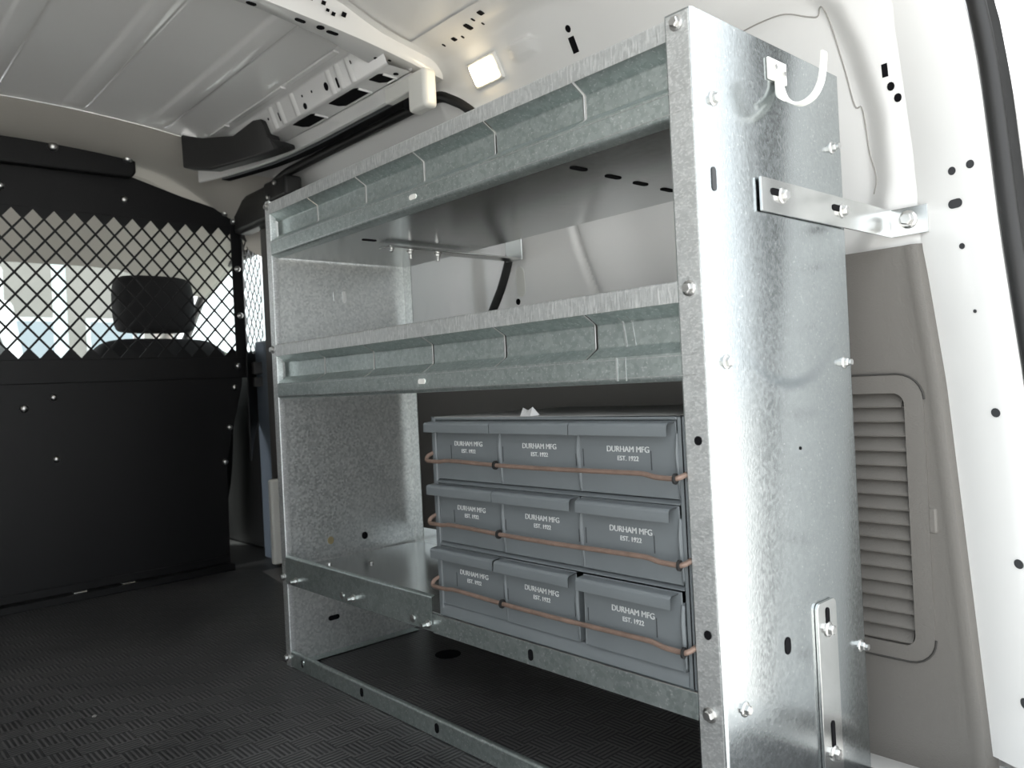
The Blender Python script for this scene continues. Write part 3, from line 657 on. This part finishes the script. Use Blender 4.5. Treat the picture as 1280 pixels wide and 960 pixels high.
# trays: divider slots cut right through the recessed channel
SL = [-.836, -.6695, -.503, -.3365, -.170]
def tray(z, plate_back=.325):
    x0, x1 = -L+.012, -.012
    f = lambda p, q_, a: (a, p, z+q_)
    MB().ext(fillet([(.010, .104), (.002, .106), (0, .104), (0, .083)], .002, 2), x0, x1, f).build('tray_rim', GALV_F, su, solid=T, off=0)
    chan = fillet([(0, .0835), (.021, .0715), (.021, .0415), (0, .0285)], .0025, 2)
    xs = [x0] + SL + [x1]
    for a, c in zip(xs, xs[1:]):
        MB().ext(chan, a+.0022 if a != x0 else a, c-.0022 if c != x1 else c, f).build('tray_channel', GALV, su, solid=T, off=0)
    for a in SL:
        MB().ext([(p-.0008, q_) for p, q_ in chan], a-.0032, a-.0012, f).build('slot_light_strip', ZBOLT, su, solid=.0012, off=0)  # added bright strip, painting the light that shows through each slot
    MB().ext(fillet([(0, .029), (0, .002), (.004, -.001), (.02, -.001)], .003, 2), x0, x1, f).build('tray_front', GALV, su, solid=T, off=0)
    MB().ext([(.005, 0), (plate_back, 0), (plate_back, .03)], x0, x1, f).build('shelf_plate', GALV_SM, su, solid=T, off=0)
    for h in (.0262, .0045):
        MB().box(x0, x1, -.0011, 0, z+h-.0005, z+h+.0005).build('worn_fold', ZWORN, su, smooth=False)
    decal('slot', slot_pts(-.507, z+.0155, .018, .008), lambda u, v, d: (u, -.0014-d, v), WHITE_PL, su)  # pale fill paints the light coming through this slot
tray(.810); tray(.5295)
# dried pale drips down the middle tray
for x, w in ((-.118, .0030), (-.104, .0014)):
    MB().ext([(p-.0009, q_+.5295) for p, q_ in fillet([(.012, .0765), (.021, .0715), (.021, .0415), (0, .0285)], .0025, 2)], x, x+w, lambda p, q_, a: (a-.15*(q_-.5295), p, q_)).build('dried_drip', DRIP, su, solid=.0006, off=0)
    MB().box(x-.006, x-.006+w, -.0013, 0, .531, .558).build('dried_drip', DRIP, su, smooth=False)
# slots in the underside of the top shelf
for x, y in ((-.219, .057), (-.222, .129), (-.225, .192), (-.227, .258), (-.758, .078)):
    decal('slot', slot_pts(x, y, .010, .030), lambda u, v, d: (u, v, .8090-d), HOLE, su)
# lower shelf with its downturned lip
f = lambda p, q_, a: (a, p, q_)
MB().ext(fillet([(.008, .164), (.001, .163), (0, .166), (0, .1905), (.004, .192), (.325, .192), (.325, .225)], .002, 2), -L+.012, -.012, f).build('shelf_plate', GALV_SM, su, solid=T, off=0)
MB().ext(fillet([(-.0022, .165), (-.0022, .217), (.004, .219)], .002, 2), -L+.0205, -.5085, f).build('retaining_plate', GALV, su, solid=T, off=0)
MB().ext(fillet([(-.0012, .163), (-.0012, .1915)], .001, 1), -.5083, -.033, f).build('lower_lip', GALV, su, solid=.001, off=0)
# base rail
MB().ext(fillet([(.007, .030), (.002, .030), (0, .028), (0, .0015)], .002, 2), -L+.0205, -.030, f).build('base_rail', GALV, su, solid=T, off=0)
MB().ext([(.04, .0), (.04, .002), (.30, .002)], -L+.003, -L+.03, lambda p, q_, a: (a, p, q_)).build('side_foot', GALV, su, solid=T, off=0)
for x in (-.941, -.727, -.512, -.30): decal('slot', slot_pts(x, .017, .009, .015), lambda u, v, d: (u, -.0012-d, v), HOLE if x > -.9 else ZINC, su)
decal('slot', slot_pts(-.292, .177, .008, .015), lambda u, v, d: (u, -.0028-d, v), HOLE, su)
for x in (-.774, -.559): MB().lathe([(.006, 0), (.006, .002), (.003, .003)], 12, (x, -.003, .176), (0, -1, 0)).build('rivet', ZBOLT, su)
# holes in the panels
sidef = lambda u, v, d: (.001+d, u, v)
decal('slot', slot_pts(.027, .742, .008, .026), sidef, PLUG, su); decal('slot', slot_pts(.132, .216, .012, .020), sidef, HOLE, su)
decal('slot', slot_pts(.184, .44, .004, .004), sidef, HOLE, su)
for z in (.464, .258): decal('slot', slot_pts(-.0155, z, .009, .010), lambda u, v, d: (u, -.0015-d, v), HOLE, su)
farf = lambda u, v, d: (-L+.001+d, u, v)
for u, v, w, h, m in ((.109, .229, .014, .016, mat('yellow_zinc', (.45, .38, .22), .4, .6)), (.191, .226, .014, .016, HOLE), (.144, .738, .003, .02, ZINC), (.169, .738, .010, .026, ZINC), (.108, .069, .026, .010, HOLE), (.008, .73, .006, .024, HOLE)):
    decal('slot', slot_pts(u, v, w, h), farf, m, su)
for y, z in ((.03, .205), (.09, .206)): MB().lathe([(.005, 0), (.005, .004)], 8, (-L+.03+y, y+.04, .193), (0, 0, 1)).build('rivet', ZBOLT, su)
# bolts
for z in (.908, .626, .173): bolt(su, (-.0175, -.0012, z), (0, -1, 0), 1.0)
for z, x in ((.908, -.998), (.626, -1.003), (.176, -1.004), (.016, -1.004)): bolt(su, (x, -.0012, z), (0, -1, 0), .9)
for y, z in ((.033, .829), (.304, .821), (.034, .546), (.309, .541), (.037, .172), (.316, .169)): bolt(su, (.0008, y, z), (1, 0, 0), .95)
for x, z in ((-.946, .176), (-.735, .178), (-.517, .175)):
    bolt(su, (x, -.0035, z), (0, -1, 0), .85); MB().lathe([(.004, .005), (.004, .014)], 10, (x, -.0035, z), (0, -1, 0)).build('bolt_thread', ZBOLT, su)
for y, z in ((.304, .821), (.309, .541), (.316, .169)): MB().lathe([(.004, .004), (.004, .011)], 10, (.0008, y, z), (1, 0, 0)).build('bolt_thread', ZBOLT, su)
# upper wall bracket (an L bent onto the wall)
q = MB().ext(fillet([(.0045, .115), (.0045, .468), (.056, .468)], .003, 3), .7175, .7565, lambda p, q_, a: (p, q_, a))
q.build('wall_bracket', ZINC, su, solid=.003, off=0, bevel=.0006)
brf = lambda u, v, d: (.0062+d, u, v)
decal('slot', slot_pts(.148, .742, .026, .008), brf, HOLE, su); decal('slot', slot_pts(.300, .741, .026, .008), brf, HOLE, su)
for y, z in ((.160, .739), (.314, .7385)): bolt(su, (.0062, y, z), (1, 0, 0), 1.1)
bolt(su, (.030, .466, .739), (0, -1, 0), 1.5)
decal('slot', slot_pts(.018, .738, .02, .012), lambda u, v, d: (u, .4662-d, v), ZINC, su)
# lower floor bracket on the side panel
pts = rrect(.198, .246, -.0, .249, .008)
n = len(pts); MB().add([(.0012, y, z) for y, z in pts] + [(.0052, y, z) for y, z in pts], [tuple(range(n))[::-1], tuple(range(n, 2*n))] + [(i, (i+1) % n, n+(i+1) % n, n+i) for i in range(n)]).build('floor_bracket', ZINC, su, smooth=False, bevel=.0006)
brl = lambda u, v, d: (.0054+d, u, v)
decal('slot', slot_pts(.222, .224, .008, .034), brl, HOLE, su); decal('slot', slot_pts(.222, .085, .008, .034), brl, HOLE, su)
for z in (.214, .062): bolt(su, (.0054, .222, z), (1, 0, 0), 1.1)
MB().box(.001, .05, .19, .255, 0, .004).build('bracket_foot', ZINC, su, bevel=.001)
# far wall bracket under the top shelf
MB().box(-.79, -.755, .12, .455, .800, .804).build('wall_bracket', ZINC, su, bevel=.001)
MB().box(-.803, -.752, .452, .456, .800, .846).build('bracket_plate', ZINC, su, bevel=.001)
for y in (.178, .243): bolt(su, (-.772, y, .800), (0, 0, -1), 1.0); MB().lathe([(.004, .004), (.004, .016)], 10, (-.772, y, .800), (0, 0, -1)).build('bolt_thread', ZBOLT, su)
bolt(su, (-.772, .135, .80), (0, 0, -1), .7)
# double coat hook on the side panel
hk = MB().box(.001, .004, .148, .190, .876, .902).build('hook_plate', WHITE_PL, su, bevel=.001)
def strap(P, w=.012, t=.0035):
    """flat bent strip, width across z-normal plane"""
    P = cr(P, 6); q = MB(); n = len(P); Vv = []
    for i, p in enumerate(P):
        tg = (P[min(i+1, n-1)]-P[max(i-1, 0)]).normalized(); side = Vector((0, 1, 0)); side = (side - tg*side.dot(tg)).normalized(); nr = tg.cross(side)
        Vv += [p+side*w/2+nr*t/2, p-side*w/2+nr*t/2, p-side*w/2-nr*t/2, p+side*w/2-nr*t/2]
    q.add(Vv, [(i*4+k, i*4+(k+1) % 4, (i+1)*4+(k+1) % 4, (i+1)*4+k) for i in range(n-1) for k in range(4)] + [(0, 1, 2, 3), tuple(range(4*n-4, 4*n))[::-1]]); return q
strap([(.005, .170, .885), (.007, .170, .868), (.014, .169, .852), (.030, .168, .842), (.046, .168, .846), (.056, .168, .860), (.060, .168, .880), (.061, .168, .893)]).build('coat_hook', WHITE_PL, su, bevel=.001)
strap([(.005, .166, .885), (.006, .164, .868), (.010, .158, .856), (.018, .150, .848)], .010).build('coat_hook', WHITE_PL, su, bevel=.001)
for y, z in ((.162, .892), (.182, .888)): MB().lathe([(.003, 0), (.003, .0025)], 10, (.004, y, z), (1, 0, 0)).build('hook_screw', ZBOLT, su)

# ================================================================== THE BIN CABINET
X0, X1, Z0, Z1, YF = -.4945, -.0330, .1935, .4895, .004
cb = thing('bin_cabinet', 'dark grey steel small-parts cabinet with nine bins and rusty retaining rods', 'cabinet', ((X0+X1)/2, .15, Z0))
XD = [-.4855, -.341, -.1945, -.0465]; rows = [.484, .3905, .2965]; PB = .0935
q = MB().box(X0, X1, .29, .295, Z0, Z1).box(X0, X0+.003, YF, .29, Z0, Z1).box(X1-.003, X1, YF, .29, Z0, Z1)
q.box(X0, X1, YF, .29, Z1-.003, Z1).box(X0, X1, YF, .29, Z0, Z0+.003)
q.build('cabinet_body', BIN, cb, bevel=.0012)
MB().box(X0+.002, X1-.002, YF+.004, .288, Z1-.001, Z1+.0008).build('top_panel', mat('pale_top', (.36, .36, .35), .85), cb, smooth=False)  # top sheet coloured a paler grey than the cabinet body
MB().box(X0, XD[0], YF-.001, YF+.012, Z0, Z1).build('side_stile', BIN, cb, bevel=.0015)
MB().box(XD[3]+.001, X1, YF-.001, YF+.012, Z0, Z1).build('side_stile', BIN, cb, bevel=.0015)
MB().box(X1-.0065, X1-.005, YF-.0014, YF, Z0, Z1).build('stile_groove', HOLE, cb)
MB().box(XD[0], XD[3]+.001, YF-.001, YF+.012, .4855, Z1).build('cross_rail', BIN, cb, bevel=.0015)
for z0, z1 in ((.3925, .398), (.299, .3045), (Z0, .2105)):
    q = MB().ext([(YF+.014, z1-.001), (YF+.003, z1-.001), (YF-.002, z1-.004 if z1 > .25 else z1-.008), (YF-.002, z0), (YF+.014, z0)], XD[0], XD[3]+.001, lambda p, q_, a: (a, p, q_), closed=True, caps=True)
    q.build('cross_rail', BIN, cb)
# lettering mesh
def text_mesh(body, size):
    c = bpy.data.curves.new('lettering', 'FONT'); c.body = body; c.size = size; c.align_x = 'CENTER'; c.extrude = .0004; c.space_line = .95
    o = bpy.data.objects.new('lettering', c); COL.objects.link(o); bpy.context.view_layer.update()
    me = bpy.data.meshes.new_from_object(o.evaluated_get(bpy.context.evaluated_depsgraph_get())); bpy.data.objects.remove(o); return me
T1 = text_mesh('DURHAM MFG', .0098); T2 = text_mesh('EST. 1922', .0078)
for t in (T1, T2): t.materials.clear(); t.materials.append(LETTER)
hood_x = [[(-.4955, -.346), (-.3445, -.1975), (-.196, -.0495)], [(-.4955, -.3475), (-.345, -.200), (-.1885, -.0505)], [(-.4925, -.351), (-.345, -.2065), (-.1915, -.052)]]
jut = [[.0, .0, .0], [.0, .001, .002], [.001, .003, .005]]
for r in range(3):
    for c in range(3):
        xa, xb = XD[c]+.0012, XD[c+1]-.0012; zt, zb = rows[r]+.001, rows[r]-.0855; yf = YF+.001-jut[r][c]
        if c == 1 and r == 2: xb -= .011
        q = MB().box(xa, xb, yf, yf+.002, zb, zt).box(xa, xa+.0015, yf, .25, zb, zt-.012).box(xb-.0015, xb, yf, .25, zb, zt-.012).box(xa, xb, yf, .25, zb, zb+.0015)
        dr = q.build('drawer', BIN, cb, bevel=.0011, seg=2)
        # hood handle: folded strip over the top edge
        ha, hb = hood_x[r][c]; zh = rows[r]
        MB().ext(fillet([(yf+.004, zh-.0005), (yf-.013, zh-.0015), (yf-.0155, zh-.004), (yf-.0155, zh-.0155)], .001, 2), ha, hb, lambda p, q_, a: (a, p, q_)).build('handle', BIN, dr, solid=.0012, off=0)
        cx = (xa+xb)/2+.003
        for me, dz in ((T1, -.0355), (T2, -.0455)):
            o = bpy.data.objects.new('lettering', me); COL.objects.link(o); attach(o, dr)
            o.rotation_euler = (math.radians(90), 0, 0); o.location = (cx, yf-.0002, zh+dz)
        # rolled edges between the bins, bowed outwards near the middle
        if c > 0 or r >= 0:
            e = xb+.0006
            MB().tube([(e, yf+.001, zt-.014), (e, yf-.001, zt-.035), (e+.0006, yf-.001, zt-.055), (e+.0012, yf+.0005, zb+.004)], [.0022, .0028, .0026, .0008], 8).build('rolled_edge', BIN, dr)
        rd = random.Random(r*3+c)
        xs_ = (xb-.004, xa+.004) if c == 1 else ((xb-.004, xa+.034) if c == 0 else (xa+.006, xb-.036))
        for x in xs_:
            hgt = rd.uniform(.014, .022); MB().box(x-.0006, x+.0006, yf-.0004, yf, zh-.055, zh-.055+hgt).build('rod_scuff', SCRATCH, dr)
for r in range(3):
    zr = rows[r]-.0575
    P = cr([(-.4935, .010, zr+.012), (-.4965, -.004, zr+.006), (-.494, -.0085, zr), (-.484, -.009, zr-.001), (-.462, -.009, zr-.001), (-.445, -.009, zr+.001), (-.40, -.009, zr+.0005), (-.337, -.009, zr-.001), (-.25, -.009, zr-.0015), (-.19, -.009, zr-.001), (-.10, -.009, zr), (-.083, -.009, zr-.0005), (-.068, -.009, zr-.003), (-.045, -.009, zr-.0035), (-.037, -.0075, zr-.002), (-.0345, .004, zr+.001)], 4)
    rod = MB().tube(P, .0030, 8).build('retaining_rod', COPPER, cb)
    for x in (-.337, -.042):
        MB().lathe([(.0033, -.0016), (.0062, -.0012), (.0062, .0012), (.0033, .0016)], 12, (x, -.009, zr-.001 if x < -.1 else zr-.0035), (1, .15, 0)).build('grommet', RUBBER, rod)
# scrap of clear tape on the cabinet
q = MB(); rd = random.Random(2)
pts = [(0, 0, 0), (.022, -.002, .001), (.030, .008, .002), (.012, .014, .004), (-.004, .010, .012), (.007, .004, .005), (.017, .008, .013), (.004, .016, .003)]
q.add([(-.306+x, .012+y, Z1+z) for x, y, z in pts], [(0, 1, 5), (1, 2, 6), (1, 6, 5), (5, 6, 3), (0, 5, 4), (4, 5, 3), (4, 3, 7), (6, 2, 7), (6, 7, 3)])
tag(q.build('tape_scrap', PAPER, solid=.0006, smooth=False), 'crumpled scrap of white tape lying on top of the grey bin cabinet', 'scrap')
# loose scrap of wire on the mat
tag(MB().lathe([(.003, 0), (.004, .0015), (.002, .003)], 8, (-1.03, -.345, 0), (0, 0, 1)).build('gravel_grain', ZBOLT), 'tiny pale grain lying on the black rubber mat', 'gravel')
